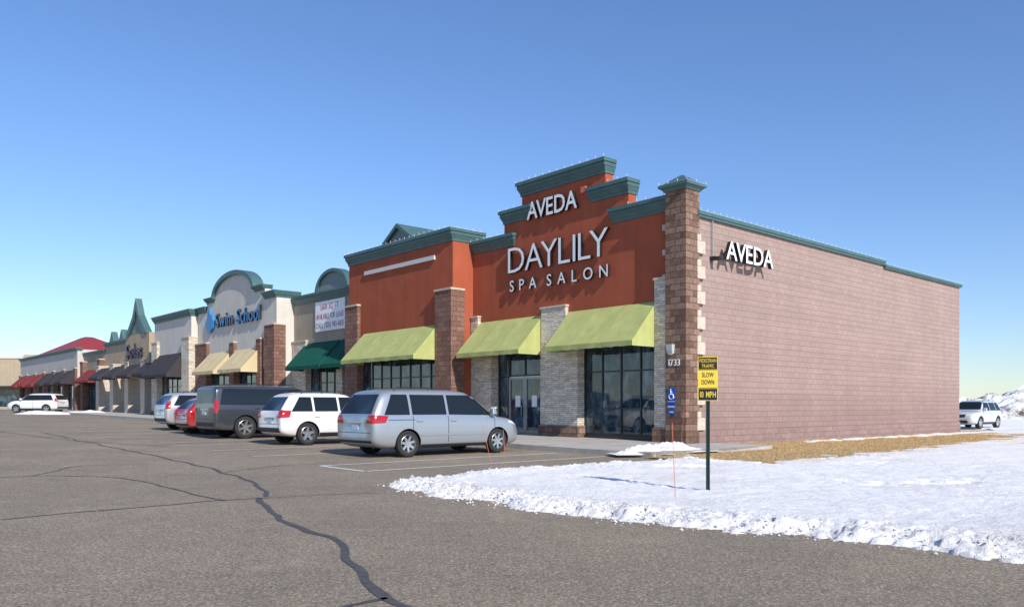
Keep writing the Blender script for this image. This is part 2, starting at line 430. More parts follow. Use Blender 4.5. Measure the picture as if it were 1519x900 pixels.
# ================= SALON (corner unit) =================
B1 = thing('shop_building', 'orange stucco corner shop with stepped gable, brown stone corner column and long block side wall', 'building', (0, 0, .14), 'shop units of the strip mall')
mb = MB()
mb.prism([(.7,3.5),(10.98,3.5),(10.98,8.05),(9.0,8.05),(9.0,9.0),(7.95,9.0),(7.95,9.95),(3.6,9.95),(3.6,9.0),(2.55,9.0),(2.55,8.05),(.7,8.05)], .25, .65)
o = mb.build('wall', M['orange'], B1); o['label'] = 'orange stucco front wall with stepped top'
mb = MB().box(.70, 23, .1, .5, -.1, 7.42)
o = mb.build('wall', M['sidewall'], B1); o['label'] = 'brownish pink block side wall'
MB().box(22.6, 23, .5, 11, -.1, 7.2).build('wall', M['sidewall'], B1)['label'] = 'block back wall'
MB().box(.72, 23.04, .06, .1, -.1, .52).build('plinth', M['plinth'], B1)
MB().box(.65, 22.6, .5, 19.3, 6.7, 6.85).build('roof', M['roof'], B1)
mb = MB(); mb.box(.66, 14.3, -.0, .56, 7.42, 7.5); mb.box(.66, 14.3, -.03, .58, 7.5, 7.62)
mb.box(14.3, 23.06, -.0, .56, 7.3, 7.36); mb.box(14.3, 23.08, -.03, .58, 7.36, 7.46)
mb.build('coping', M['teal'], B1)
bulbs(B1, [((.8, -.01, 7.62), (14.2, -.01, 7.62)), ((14.4, -.01, 7.46), (23, -.01, 7.46)), ((.04, 3.5, 10.02), (.04, 8.1, 10.02)), ((.04, 2.45, 9.09), (.04, 3.3, 9.09)), ((.04, 8.2, 9.09), (.04, 9.1, 9.09)),
  ((.04, .9, 8.15), (.04, 2.4, 8.15)), ((.04, 9.2, 8.15), (.04, 10.9, 8.15)), ((-.15, -.15, 8.42), (.87, -.15, 8.42)), ((-.15, -.15, 8.42), (-.15, .95, 8.42))], .36)
cornice(B1, .82, 3.2, .25, .65, 7.64, .52, ends=(0, 1))
cornice(B1, 8.4, 10.96, .25, .65, 7.64, .52, ends=(1, 0))
cornice(B1, 2.55, 4.25, .25, .65, 8.56, .54)
cornice(B1, 7.4, 9.0, .25, .65, 8.56, .54)
cornice(B1, 3.6, 7.97, .25, .65, 9.48, .55)
mb = MB().box(0, .72, 0, .8, 0, 8.2)
cl = mb.build('column', M['rock'], B1)
mb = MB(); mb.frus((-.03,.75,-.03,.83), (-.12,.84,-.12,.92), 8.2, 8.32); mb.box(-.17, .89, -.17, .97, 8.32, 8.42); mb.frus((-.12,.84,-.12,.92), (.3,.42,.34,.46), 8.42, 8.74)
mb.build('column_cap', M['teal'], cl)
for i in range(19):
    z0 = .55+i*.406
    if z0 > 7.9: break
    long = i % 2 == 0
    if z0+.4 < 7.4: MB().box(.6, 1.02 if long else .80, -.018, .12, z0+.006, z0+.4 if long else z0+.2).build('quoin', M['quoin'], B1)
    if 3.7 < z0 < 7.4: MB().box(.20, .3, .78, 1.08 if long else .9, z0+.006, z0+.2).build('quoin', M['quoin'], B1)
pier(B1, .1, .66, .82, 1.33, 5.45)
pier(B1, .1, .66, 4.8, 6.75, 4.98, upper=(5.42, 6.72))
pier(B1, .1, .66, 9.65, 10.96, 4.98, upper=(10.5, 10.95))
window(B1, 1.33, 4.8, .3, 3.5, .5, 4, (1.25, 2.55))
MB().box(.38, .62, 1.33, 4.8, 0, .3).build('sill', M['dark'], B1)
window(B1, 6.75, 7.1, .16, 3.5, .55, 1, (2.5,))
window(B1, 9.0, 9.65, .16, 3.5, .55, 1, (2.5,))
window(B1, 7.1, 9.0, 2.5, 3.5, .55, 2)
for a, b_, hs in ((7.1, 8.04, 7.98), (8.06, 9.0, 8.12)):
    mb = MB(); v = .55
    mb.box(v-.05, v+.04, a, a+.08, .16, 2.49); mb.box(v-.05, v+.04, b_-.08, b_, .16, 2.49); mb.box(v-.045, v+.04, a+.08, b_-.08, .16, .38); mb.box(v-.045, v+.04, a+.08, b_-.08, 2.39, 2.49)
    d = mb.build('door', M['alu'], B1)
    MB().box(v-.01, v+.01, a+.07, b_-.07, .36, 2.41).build('pane', M['glass'], d)
    mb = MB(); hu = hs-.06 if hs < 8.05 else hs+.06
    mb.tube((v-.13, hu, .95), (v-.13, hu, 1.35), .014); mb.tube((v-.13, hu, .97), (v-.04, hu, .97), .01); mb.tube((v-.13, hu, 1.33), (v-.04, hu, 1.33), .01)
    mb.build('handle', M['alu'], d)
    mb = MB().box(v-.018, v-.012, a+.3, b_-.35, 1.3, 1.75); mb.build('notice', M['white'], d)
awning(B1, 1.33, 5.37, .24, -1.02, 4.78, 3.44, M['lime'], .17, 3, 'lime green awning nearest the corner')
awning(B1, 6.76, 10.5, .24, -1.02, 4.78, 3.44, M['lime'], .17, 3, 'lime green awning over the glass doors')
L1 = thing('wall_lamp', 'pale box wall lamp on the brown corner column above the house number', 'lamp', (-.02, .55, 3.05))
MB().frus((-.13,-.002,.44,.66), (-.15,-.002,.43,.67), 3.10, 3.30).frus((-.10,-.002,.46,.64), (-.13,-.002,.44,.66), 3.0, 3.10).build('lamp_housing', M['lamp'], L1)
MB().box(-.09, -.03, .49, .61, 2.97, 2.999).build('lens', M['bulb'], L1)
big_sign('house_number', 'white house number digits on the brown corner column under the box lamp', '1733', (-.02, .62, 2.6), .2, .44, .02, lambda x, y, z: (-z+.035, .66-x, 2.62+y), M['white'], M['white'])
L2 = thing('flood_light', 'small black floodlight on a thin pipe at the top corner of the block side wall', 'lamp', (1.5, 0, 7.6))
MB().tube((1.5, .03, 5.95), (1.5, .03, 7.4), .02).build('conduit', M['alu'], L2)
MB().box(1.42, 1.6, -.1, .09, 6.1, 6.22).frus((1.42,1.58,-.28,-.1), (1.45,1.55,-.25,-.1), 6.08, 6.2).build('lamp_head', M['black'], L2)

def fmap(ul, z0, vw): return lambda x, y, z: (vw-z, ul-x, z0+y)
def smap(vl, z0, uw): return lambda x, y, z: (vl+x, uw-z, z0+y)
big_sign('gable_letters', 'five white channel letters high on the orange stepped gable', 'AVEDA', (.24, 6.1, 8.5), .64, 2.72, .12, fmap(7.5, 8.5, .25), M['white'], M['black'], .012, wide=1.12)
big_sign('salon_letters', 'largest white channel letters in the middle of the orange gable wall', 'DAYLILY', (.24, 6, 6.56), .99, 5.25, .12, fmap(8.6, 6.56, .25), M['white'], M['black'], -.008, wide=1.06)
big_sign('salon_letters', 'widely spaced small white letters in the lowest row on the orange gable wall', 'SPA SALON', (.24, 6, 5.84), .42, 5.15, .1, fmap(8.52, 5.84, .25), M['white'], M['black'], .006)
SW = big_sign('side_wall_letters', 'five white channel letters with black sides on the brown block side wall', 'AVEDA', (3.2, .1, 6.1), .60, 2.9, .14, smap(1.76, 6.14, -.14), M['white'], M['black'], .006, wide=1.12)
MB().box(1.95, 4.5, -.18, -.10, 6.36, 6.44).box(2.2, 2.26, -.10, .1, 6.37, 6.43).box(4.2, 4.26, -.10, .1, 6.37, 6.43).build('raceway', M['black'], SW)
o = MB().box(.12, .22, 4.45, 4.68, 8.98, 9.2).build('logo_square', M['stake'], base=(.2, 4.5, 9), frame=True); tag(o, 'small orange red square beside the highest white letters on the gable', 'sign')

# ================= ORANGE BLOCK =================
B2 = thing('shop_building', 'orange stucco projecting block with blank white strip and one lime green awning', 'building', (-.82, 11.0, .14), 'shop units of the strip mall')
mb = MB().box(-.82, -.42, 11.0, 19.3, 3.5, 8.55).box(-.42, .6, 11.0, 11.35, 0, 8.55).box(-.42, 3, 18.95, 19.3, 0, 8.55)
mb.build('wall', M['orange'], B2)
cornice(B2, 11.0, 19.3, -.82, .8, 8.1, .56)
bulbs(B2, [((-1.02, 10.9, 8.65), (-1.02, 19.4, 8.65)), ((-1.02, 10.9, 8.65), (.6, 10.9, 8.65))], .36)
MB().box(-.90, -.822, 12.2, 17.8, 7.5, 7.68).build('sign_raceway', M['whitebar'], B2)
pier(B2, -1.0, -.3, 10.88, 12.0, 6.1, 'brick', True, 0)
pier(B2, -1.0, -.3, 18.25, 19.4, 6.1, 'brick', True, 0)
MB().box(-.8, -.5, 12.0, 18.25, 0, .95).build('plinth', M['brick'], B2)
window(B2, 12.0, 18.25, .95, 3.5, -.6, 8, (1.7, 2.6,))
awning(B2, 12.02, 17.9, -.83, -2.08, 4.75, 3.44, M['lime'], .17, 4)
mb = MB().prism([(16.5,8.6),(20.3,8.6),(20.3,9.0),(18.4,10.2),(16.5,9.0)], 1.5, 5)
gb = mb.build('gable', M['teal_d'], B2)
mb = MB().prism([(16.2,8.86),(16.2,9.02),(18.4,10.4),(20.6,9.02),(20.6,8.86),(18.4,10.2)], 1.3, 5.2); mb.build('gable_roof', M['teal'], gb)

# ================= LEASE UNIT =================
B3 = thing('shop_building', 'dull olive tan shop with a small round teal pediment and dark green awnings', 'building', (.25, 19.3, .3), 'shop units of the strip mall')
MB().box(.25, .65, 19.31, 27.28, 3.5, 7.1).build('wall', M['olive'], B3)
cornice(B3, 19.34, 27.2, .25, .65, 7.0, .5, ends=(0, 0))
pts = [(22.9+1.6*math.cos(a), 7.4+1.05*math.sin(a)) for a in [math.pi*i/20 for i in range(21)]]
pd = MB().prism(pts, .3, .6).build('pediment', M['teal_d'], B3)
pts2 = [(22.9+1.78*math.cos(a), 7.4+1.22*math.sin(a)) for a in [math.pi*i/20 for i in range(21)]]
mb = MB()
for i in range(20): mb.prism([pts[i], pts2[i], pts2[i+1], pts[i+1]], .15, .65)
mb.build('pediment_trim', M['teal'], pd)
pier(B3, .1, .66, 19.32, 20.0, 4.9, 'ledge', basez=.8); pier(B3, .1, .66, 21.6, 22.2, 3.5, 'ledge', cap=False, basez=.8); pier(B3, .1, .66, 25.6, 27.2, 4.9, 'ledge', basez=.8)
window(B3, 20.0, 21.6, .8, 3.5, .5, 2, (2.6,)); window(B3, 22.2, 25.6, .3, 3.5, .5, 4, (2.6,))
awning(B3, 19.5, 21.85, .24, -1.0, 4.8, 3.45, M['green'], .2, 2, 'dark green awning nearer the orange block')
awning(B3, 22.05, 25.8, .24, -1.0, 4.8, 3.45, M['green'], .2, 3)
SB = thing('lease_banner', 'white banner with dark red print on the olive tan wall above green awnings', 'banner', (.2, 23, 5.2))
MB().box(.17, .22, 21.45, 24.6, 5.35, 6.95).build('banner_panel', M['white'], SB)
for s_, h_, w_, u_, z_ in (('1,600 SQ FT', .30, 1.9, 24.0, 6.5), ('AVAILABLE FOR LEASE', .28, 2.95, 24.5, 6.0), ('CALL (320) 983-4835', .28, 2.95, 24.5, 5.52)):
    flat_text(MB(), s_, h_, w_, fmap(u_, z_, .168)).build('printing', M['redtxt'], SB, recalc=False)

# ================= SWIM UNIT =================
B4 = thing('shop_building', 'cream shop with large rounded teal edged parapet and cream yellow awnings', 'building', (-.8, 27.3, .35), 'shop units of the strip mall')
arc = [(33.2+3.0*math.cos(a), 8.2+1.2*math.sin(a)) for a in [math.pi*i/24 for i in range(25)]]
pts = [(27.3,3.5),(27.3,7.75),(28.8,7.75),(28.8,8.2)]+arc+[(37.6,8.2),(37.6,7.75),(39.1,7.75),(39.1,3.5)]
mb = MB().prism(pts, -.8, -.4).box(-.4, .6, 27.3, 27.65, 0, 7.75); mb.build('wall', M['cream'], B4)
cornice(B4, 27.3, 28.75, -.8, .6, 7.45, .42); cornice(B4, 37.65, 39.1, -.8, -.3, 7.45, .42)
cornice(B4, 28.85, 30.1, -.8, -.4, 8.0, .36); cornice(B4, 36.3, 37.55, -.8, -.4, 8.0, .36)
arc2 = [(33.2+3.22*math.cos(a), 8.2+1.46*math.sin(a)) for a in [math.pi*i/24 for i in range(25)]]
arc0 = [(33.2+2.95*math.cos(a), 8.2+1.18*math.sin(a)) for a in [math.pi*i/24 for i in range(25)]]
mb = MB()
for i in range(24): mb.prism([arc0[i], arc2[i], arc2[i+1], arc0[i+1]], -1.0, -.3)
mb.build('arched_cornice', M['teal'], B4)
pier(B4, -1.0, -.3, 27.2, 28.5, 5.9, 'brick', basez=0); pier(B4, -1.0, -.3, 29.0, 29.6, 5.2, 'brick', basez=0); pier(B4, -1.0, -.3, 32.8, 33.5, 5.2, 'brick', basez=0); pier(B4, -1.0, -.3, 37.2, 39.15, 5.4, 'brick', basez=0)
window(B4, 28.5, 29.0, .5, 3.5, -.55, 1); window(B4, 29.6, 32.8, .5, 3.5, -.55, 4, (2.7,)); window(B4, 33.5, 37.2, .5, 3.5, -.55, 4, (2.7,))
awning(B4, 29.4, 32.8, -.82, -2.0, 4.75, 3.5, M['cream_c'], .2, 3, 'cream yellow awning nearer the brown corner pillar'); awning(B4, 33.5, 37.0, -.82, -2.0, 4.75, 3.5, M['cream_c'], .2, 3)
big_sign('school_letters', 'blue lettering on the cream arched parapet', 'Swim School', (-.9, 33, 6.4), .85, 6.6, .12, fmap(35.8, 6.35, -.8), M['blue'], M['black'], .006)
pts = [(37.15, 6.15), (37.35, 6.7), (37.1, 7.2), (36.7, 7.7), (36.65, 7.3), (36.3, 7.1), (36.1, 6.75), (36.25, 6.35), (36.7, 6.05)]
mb = MB().prism(pts, -.98, -.82); o = mb.build('round_logo', M['blue'], base=(-.9, 36.8, 6), frame=True); tag(o, 'blue pointed emblem left of the blue lettering on the arched parapet', 'sign')

# ================= CREAM TOWER =================
B5 = thing('shop_building', 'cream boxy shop tower with flat teal cornice and black awning', 'building', (-1.2, 39.3, .5), 'shop units of the strip mall')
MB().box(-1.2, -.8, 39.3, 46.7, 3.5, 7.7).box(-.8, .6, 39.3, 39.65, 0, 7.7).box(-.8, .6, 46.4, 46.7, 0, 7.7).build('wall', M['cream'], B5)
cornice(B5, 39.3, 46.7, -1.2, .6, 7.35, .5)
pier(B5, -1.4, -.7, 39.2, 40.6, 5.9, 'ledge', basez=1); pier(B5, -1.4, -.7, 45.6, 46.8, 5.9, 'ledge', basez=1)
window(B5, 40.6, 45.6, .6, 3.5, -.95, 5, (2.7,))
awning(B5, 40.7, 46.0, -1.22, -2.4, 5.0, 3.5, M['black_c'], .2, 4)

# ================= PEAKED TAN UNIT =================
B6 = thing('shop_building', 'tan shop with a tall narrow teal triangular peak and dark purple letters', 'building', (.25, 46.7, .6), 'shop units of the strip mall')
MB().box(.25, .65, 46.75, 64.9, 3.7, 6.9).box(-.5, .25, 50.2, 56.2, 3.7, 7.1).build('wall', M['tan'], B6)
cornice(B6, 46.8, 50.1, .25, .65, 6.7, .4); cornice(B6, 56.3, 64.8, .25, .65, 6.7, .4)
pk = MB().prism([(51.4,7.1),(55.2,7.1),(53.3,9.0)], -.4, -.2).build('peak', M['teal_d'], B6)
mb = MB(); mb.prism([(50.6,7.05),(51.4,7.05),(52.7,8.2),(53.3,9.1),(53.9,8.2),(55.2,7.05),(56.0,7.05),(54.1,8.6),(53.3,10.0),(52.5,8.6)], -.6, -.1); mb.build('peak_trim', M['teal'], pk)
for uu in (48.6, 59.6, 62.5):
    MB().prism([(uu-.7,7.05),(uu+.7,7.05),(uu,8.0)], .1, .6).build('small_peak', M['teal'], B6)
for uu in (46.9, 51.0, 55.2, 59.4, 63.8): pier(B6, -.6, .5, uu, uu+1.0, 4.9, 'quoin', basez=0)
for uu in (47.9, 52.0, 56.2, 60.4): window(B6, uu, uu+3, .8, 3.7, .4, 3, (2.8,))
for uu in (47.9, 52.0, 56.2, 60.4): awning(B6, uu, uu+3, -.51, -1.6, 4.7, 3.8, M['black_c'], .2, 2)
big_sign('shop_letters', 'dark purple lettering under the teal triangular peak', 'Solas', (-.5, 53, 5.4), 1.15, 4.0, .12, fmap(55.6, 5.2, -.5), M['purple'], M['black'])

# ================= BROWN LOW UNIT, WHITE UNIT, RED ROOF =================
B7 = thing('shop_building', 'low brown fronted shop with a dark red awning next to tan peaked shop', 'building', (.25, 65, .8), 'shop units of the strip mall')
MB().box(.25, .65, 65.0, 72, 3.6, 6.4).build('wall', M['olive'], B7); cornice(B7, 65, 72, .25, .65, 6.2, .35)
for uu in (65.1, 71.0): pier(B7, -.2, .5, uu, uu+.9, 5.6, 'brick', basez=0)
window(B7, 66, 71, .9, 3.6, .4, 5, (2.8,)); awning(B7, 66, 71, .2, -1.0, 4.8, 3.7, M['red_c'], .2, 3)
B8 = thing('shop_building', 'pale grey shop row with black awnings and a red pyramid roof at the far end', 'building', (-.4, 72, .85), 'shop units of the strip mall')
MB().box(-.4, 0, 72.05, 99, 3.6, 6.9).box(0, 6, 72.05, 72.4, 0, 6.9).build('wall', M['greystucco'], B8); cornice(B8, 72.05, 99, -.4, 0, 6.75, .35)
for uu in (72.1, 76.6, 81, 85.5, 90, 94.4, 98.1): pier(B8, -.6, -.1, uu, uu+.8, 5, 'brick', basez=0)
for uu in (72.9, 77.4, 81.8, 86.3, 90.8, 95): window(B8, uu, uu+3.1, .9, 3.6, -.25, 3, (2.8,))
for uu, mm in ((73, 'black_c'), (77.5, 'black_c'), (82, 'black_c'), (86.4, 'red_c'), (90.9, 'red_c'), (95.1, 'red_c')): awning(B8, uu, uu+3.0, -.45, -1.7, 4.9, 3.7, M[mm], .2, 2)
rf = MB(); rf.box(1.5, 9, 85, 102, 6.5, 7.3); o = rf.build('tower', M['tan'], B8)
MB().frus((1, 9.5, 84, 103), (4.8, 5.6, 90.5, 92.5), 7.3, 9.6).build('roof', M['redroof'], o)
B9 = wthing('shop_building', 'large plain tan flat roofed shop at the far left end of the lot', 'building', (-88, 132, .8))
mb = MB().box(-22, 13, 0, 30, -.2, 8.3).box(8.3, 13.2, -.6, 0, -.2, 8.9).box(-9, -3, -.6, 0, -.2, 8.8); mb.build('wall', M['tan'], B9)
MB().box(-22.2, 13.3, -.15, 0, 8.3, 8.7).build('parapet', M['cream'], B9)
for xx in (-20, -1.5, 3.5): MB().box(xx, xx+4, -.1, -.02, .5, 3.2).build('window', M['glass'], B9)
MB().box(-20.5, 8, -1.6, -.0, 3.4, 3.8).build('canopy', M['dark'], B9)
RL = thing('railing', 'low black metal railing in front of the low brown and pale grey shops', 'railing', (-3.4, 66, G(66)+.14))
mb = MB(); z = G(66)+.14
for k in range(9): mb.box(-3.43, -3.37, 65+k*1.5-.03, 65+k*1.5+.03, z, z+1.05)
mb.box(-3.42, -3.38, 65, 77, z+1.0, z+1.06); mb.box(-3.42, -3.38, 65, 77, z+.12, z+.17)
for k in range(80): mb.box(-3.41, -3.39, 65+k*.15-.01, 65+k*.15+.01, z+.15, z+1.02)
mb.build('railing_panel', M['black'], RL)

# ================= GROUND, LOT, SIDEWALK =================
def strip_sheet(name, mat, vs, us, dz, kind='structure'):
    mb = MB(); V = []; Fc = []
    for u in us:
        for v in vs: V.append(P(v, u, G(u)+dz))
    k = len(vs)
    for i in range(len(us)-1):
        for j in range(k-1): a = i*k+j; Fc.append((a, a+1, a+k+1, a+k))
    mb.add(V, Fc); return mb.build(name, mat, kind=kind, recalc=False)
strip_sheet('ground', M['field'], [-2500, -200, 0, 200, 2500], [-2500, -100, 0, 30, 65, 130, 300, 2500], -.03)
strip_sheet('parking_lot', M['asphalt'], [-120, -60, -20, 3], [-60, -20, 0, 30, 65, 130, 220], 0)
def walk_mesh(v0, v1, us, z, name, mat):
    mb = MB(); V = []; Fc = []
    for u in us: V += [P(v0, u, G(u)-.05), P(v0, u, G(u)+z), P(v1, u, G(u)+z)]
    for i in range(len(us)-1):
        a = i*3; Fc += [(a, a+3, a+4, a+1), (a+1, a+4, a+5, a+2)]
    Fc += [(0, 1, 2)]
    mb.add(V, Fc); mb.add([P(v0, us[0], -.05), P(v0, us[0], z), P(v1, us[0], z), P(v1, us[0], -.05)], [(0, 1, 2, 3)])
    return mb.build(name, mat, kind='structure', recalc=False)
us = [-2.3, -1.2, 0]+[3*i for i in range(1, 40)]
walk_mesh(-4.42, 1.2, us, .14, 'sidewalk', M['concrete'])
walk_mesh(-4.6, -4.425, us, .146, 'kerb', M['kerb'])
mb = MB()
for i in range(40):
    u = -1+i*1.5; mb.add([P(-4.4, u-.008, G(u)+.1435), P(-4.4, u+.008, G(u)+.1435), P(.0, u+.008, G(u)+.1435), P(0, u-.008, G(u)+.1435)], [(0, 1, 2, 3)])
mb.build('pavement_joints', M['bitumen'], kind='structure', recalc=False)
mb = MB()
def gline(v0, u0, v1, u1, w=.11):
    d = Vector((v1-v0, u1-u0)); n = Vector((-d.y, d.x)).normalized()*w/2; k = 8; V = []
    for i in range(k+1):
        f = i/k; v = v0+d.x*f; u = u0+d.y*f
        V += [P(v+n.x, u+n.y, G(u)+.006), P(v-n.x, u-n.y, G(u)+.006)]
    mb.add(V, [(2*i, 2*i+1, 2*i+3, 2*i+2) for i in range(k)])
for uu in [-1.1, .75, 4.3, 7.05, 9.9, 11.6, 15.7, 18.9, 22, 25.4, 28.2, 31, 33.8, 36.6, 39.4, 42.2, 45, 48, 51, 54]: gline(-12.3, uu, -5.0, uu)
gline(-12.3, -1.1, -12.3, .75)
for uu in range(0, 60, 3): gline(-30, uu+12, -24.5, uu+12)
mb.build('parking_lines', M['linepaint'], kind='structure', recalc=False)
def gp(px, py):
    z = 0
    for _ in range(12):
        Y = (H-z)*F/(py-602.0); X = (px-760)/F*Y; z = .5*z+.5*G(inv(X, Y)[1])
    return X, Y, z
def crack(pix, w):
    pts = [Vector(gp(*p)) for p in pix]; out = []
    for a, b_ in zip(pts, pts[1:]):
        n = max(2, int((b_-a).length/.1))
        for i in range(n): out.append(a.lerp(b_, i/n))
    out.append(pts[-1]); V = []
    for _ in range(6): out = [out[0]]+[(out[i-1]+out[i]*2+out[i+1])/4 for i in range(1, len(out)-1)]+[out[-1]]
    for i, p in enumerate(out):
        d = (out[min(i+1, len(out)-1)]-out[max(i-1, 0)]); d.z = 0; d.normalize(); nn = Vector((-d.y, d.x, 0))
        j = noise.noise(p*.8)*.15+noise.noise(p*2.2)*.04; ww = w*(.8+.6*abs(noise.noise(p*1.6+Vector((7, 0, 0))))+.08*random.random())
        q = p+nn*j
        for s in (1, -1):
            r_ = q+nn*ww*s; V.append((r_.x, r_.y, G(inv(r_.x, r_.y)[1])+.005))
    m_ = MB(); m_.add(V, [(2*i, 2*i+1, 2*i+3, 2*i+2) for i in range(len(out)-1)])
    m_.build('crack_sealant', M['bitumen'], kind='structure', recalc=False)
crack([(0,770),(120,760),(240,750),(330,742),(398,738)], .024)
crack([(60,641),(150,660),(250,680),(330,700),(385,716),(400,736)], .038)
crack([(385,738),(400,757),(450,782),(495,803),(520,832),(550,862),(578,888),(640,915)], .042)
crack([(578,888),(520,897),(440,915)], .028)
crack([(0,708),(80,705),(150,706),(220,715),(290,733),(330,743)], .022)
crack([(50,706),(120,690),(220,688)], .018)
crack([(398,738),(470,734),(560,731)], .012)
crack([(0,640),(60,648),(130,655),(250,662)], .03)
crack([(330,700),(420,690),(500,686)], .015)

# ================= SNOW =================
poly = [(-2.12,13.7),(-1.75,12.7),(-1.2,11.9),(-.75,11.35),(-.3,11.0),(.17,10.2),(.95,9.55),(1.5,9.03),(2.3,8.6),(2.98,8.1),(3.9,7.45),(4.4,6.9),(6,6.2),(9,5.2),(20,2),(120,-20),(120,120),(26,60),(27,43.5),(22.5,40.4),(5.9,25.6),(5.4,24.6),(4.2,23.2),(3.3,21.8),(3.6,20.6),(3.9,19.8),(3.2,19.15),(1.33,17.6),(-.2,16.6),(-1.1,15.6)]
def sdist(X, Y, poly):
    D = np.full(X.shape, 1e9); ins = np.zeros(X.shape, bool); n = len(poly)
    for i in range(n):
        ax, ay = poly[i]; bx_, by = poly[(i+1) % n]; ex, ey = bx_-ax, by-ay
        t_ = np.clip(((X-ax)*ex+(Y-ay)*ey)/(ex*ex+ey*ey), 0, 1)
        D = np.minimum(D, np.hypot(X-ax-t_*ex, Y-ay-t_*ey))
        c = ((ay > Y) != (by > Y)) & (X < ex*(Y-ay)/(by-ay+1e-12)+ax); ins ^= c
    return np.where(ins, D, -D)
xs = list(np.arange(-2.8, 9.5, .048)); st = .055
while xs[-1] < 110: xs.append(xs[-1]+st); st *= 1.05
ys = list(np.arange(5.0, 20.5, .048)); st = .055
ysl = []
y_ = 5.0; st = .1
while y_ > -18: y_ -= st; ysl.append(y_); st *= 1.25
ys = ysl[::-1]+ys; st = .055
while ys[-1] < 100: ys.append(ys[-1]+st); st *= 1.03
XX, YY = np.meshgrid(np.array(xs), np.array(ys)); D = sdist(XX, YY, poly)
dV = (XX-CX)*C_+(YY-CY)*S_; dU = -(XX-CX)*S_+(YY-CY)*C_
Zs = np.zeros(XX.shape); nf = noise.noise
for i in range(XX.shape[0]):
    for j in range(XX.shape[1]):
        x, y, d = XX[i, j], YY[i, j], D[i, j]
        if d < -.8: Zs[i, j] = -.12; continue
        p = Vector((x, y, 0)); n1 = nf(p*1.1); n2 = nf(p*3.3+Vector((5, 2, 1)))
        n3 = nf(p*8.5); n4 = nf(p*17)
        dd = d+n1*.26+n2*.13+n3*.09+n4*.05
        front = 1 if (y < 13.7 and x < 30) else .45
        edge = math.exp(-((dd-.5)/.55)**2)*front
        lump = (abs(n2)*.5+abs(n3)*.6+.55*n4)
        h = -.05+min(1, max(0, dd/.5))**.7*.11 + edge*(.02+.115*lump) + .028*n1+.016*n2+.011*n3+.010*n4
        if dd < 0: h = -.05+dd*.3
        v, u = dV[i, j], dU[i, j]
        m1 = min(min(v+4.7, 20-v+n1*4)/1.2, (u+5.6-.11*max(0, v-2))/.9)
        if v > 6: m1 = min(m1, (-.7-.05*(v-6)-u)/.6)
        m1 += n1*1.2+n2*.8+n3*.45
        if m1 > .0: h -= min(.22, m1*.4)
        w_ = nf(Vector((x*.55+9, y*.55, 3)))+.3*n2
        if w_ > .42 and d > 1.2: h -= (w_-.42)*.4
        Zs[i, j] = h
V = np.stack([XX, YY, Zs], -1).reshape(-1, 3); nx = XX.shape[1]
keep = (D > -.7)
Fc = []
for i in range(XX.shape[0]-1):
    for j in range(nx-1):
        if keep[i, j] and keep[i+1, j+1] and max(Zs[i, j], Zs[i+1, j], Zs[i, j+1], Zs[i+1, j+1]) > -.02:
            a = i*nx+j; Fc.append((a, a+1, a+nx+1, a+nx))
me = bpy.data.meshes.new('snow'); me.from_pydata(V.tolist(), [], Fc); me.materials.append(M['snow'])
me.polygons.foreach_set('use_smooth', [True]*len(me.polygons)); me.update()
bm = bmesh.new(); bm.from_mesh(me); bmesh.ops.delete(bm, geom=[v for v in bm.verts if not v.link_faces], context='VERTS'); bm.to_mesh(me); bm.free()
so = bpy.data.objects.new('snow', me); col.objects.link(so); so['kind'] = 'structure'
mb = MB()
for k in range(800):
    i = random.randrange(0, 14); a, b_ = Vector(poly[i]), Vector(poly[i+1])
    q = a.lerp(b_, random.random()); d = Vector((b_-a)).normalized(); nn = Vector((-d.y, d.x)); q += nn*random.gauss(.2, .2)
    if q.x > 14 or q.y < 4: continue
    r_ = random.choice((.007, .010, .014, .02))*random.uniform(.6, 1.2)
    sd = float(sdist(np.array([q.x]), np.array([q.y]), poly)[0])
    mb.ball((q.x, q.y, (.0 if sd < 0 else min(.1, sd*.4))+r_*.5), r_)
o = mb.build('snow_crumbs', M['snow'], kind='stuff'); tag(o, 'loose crumbs of snow scattered along the edge of the snow bank', 'snow')
mb = MB(); mb.add([P(-4.9, -7.2, .035), P(26, -7.2, .035), P(26, .08, .035), P(1.2, .08, .035), P(.7, -2.31, .035), P(-4.9, -2.31, .035)], [(0, 1, 2, 3, 4, 5)])
mb.build('lawn', M['lawn'], kind='structure', recalc=False)
mb = MB()
for k in range(30000):
    v = random.uniform(-4.6, 23); u = random.uniform(-6.4, .0)
    if v < 1.2 and u > -2.32: continue
    p = P(v, u, .03); a = random.uniform(0, 6.28); w = .008; h = random.uniform(.02, .06); l = random.uniform(-.05, .05)
    mb.add([(p.x-w*math.cos(a), p.y-w*math.sin(a), .03), (p.x+w*math.cos(a), p.y+w*math.sin(a), .03), (p.x+l, p.y+l*.6, .03+h)], [(0, 1, 2)])
o = mb.build('dry_grass', M['blade'], kind='stuff', recalc=False); tag(o, 'dry straw coloured grass beside the block side wall', 'grass')
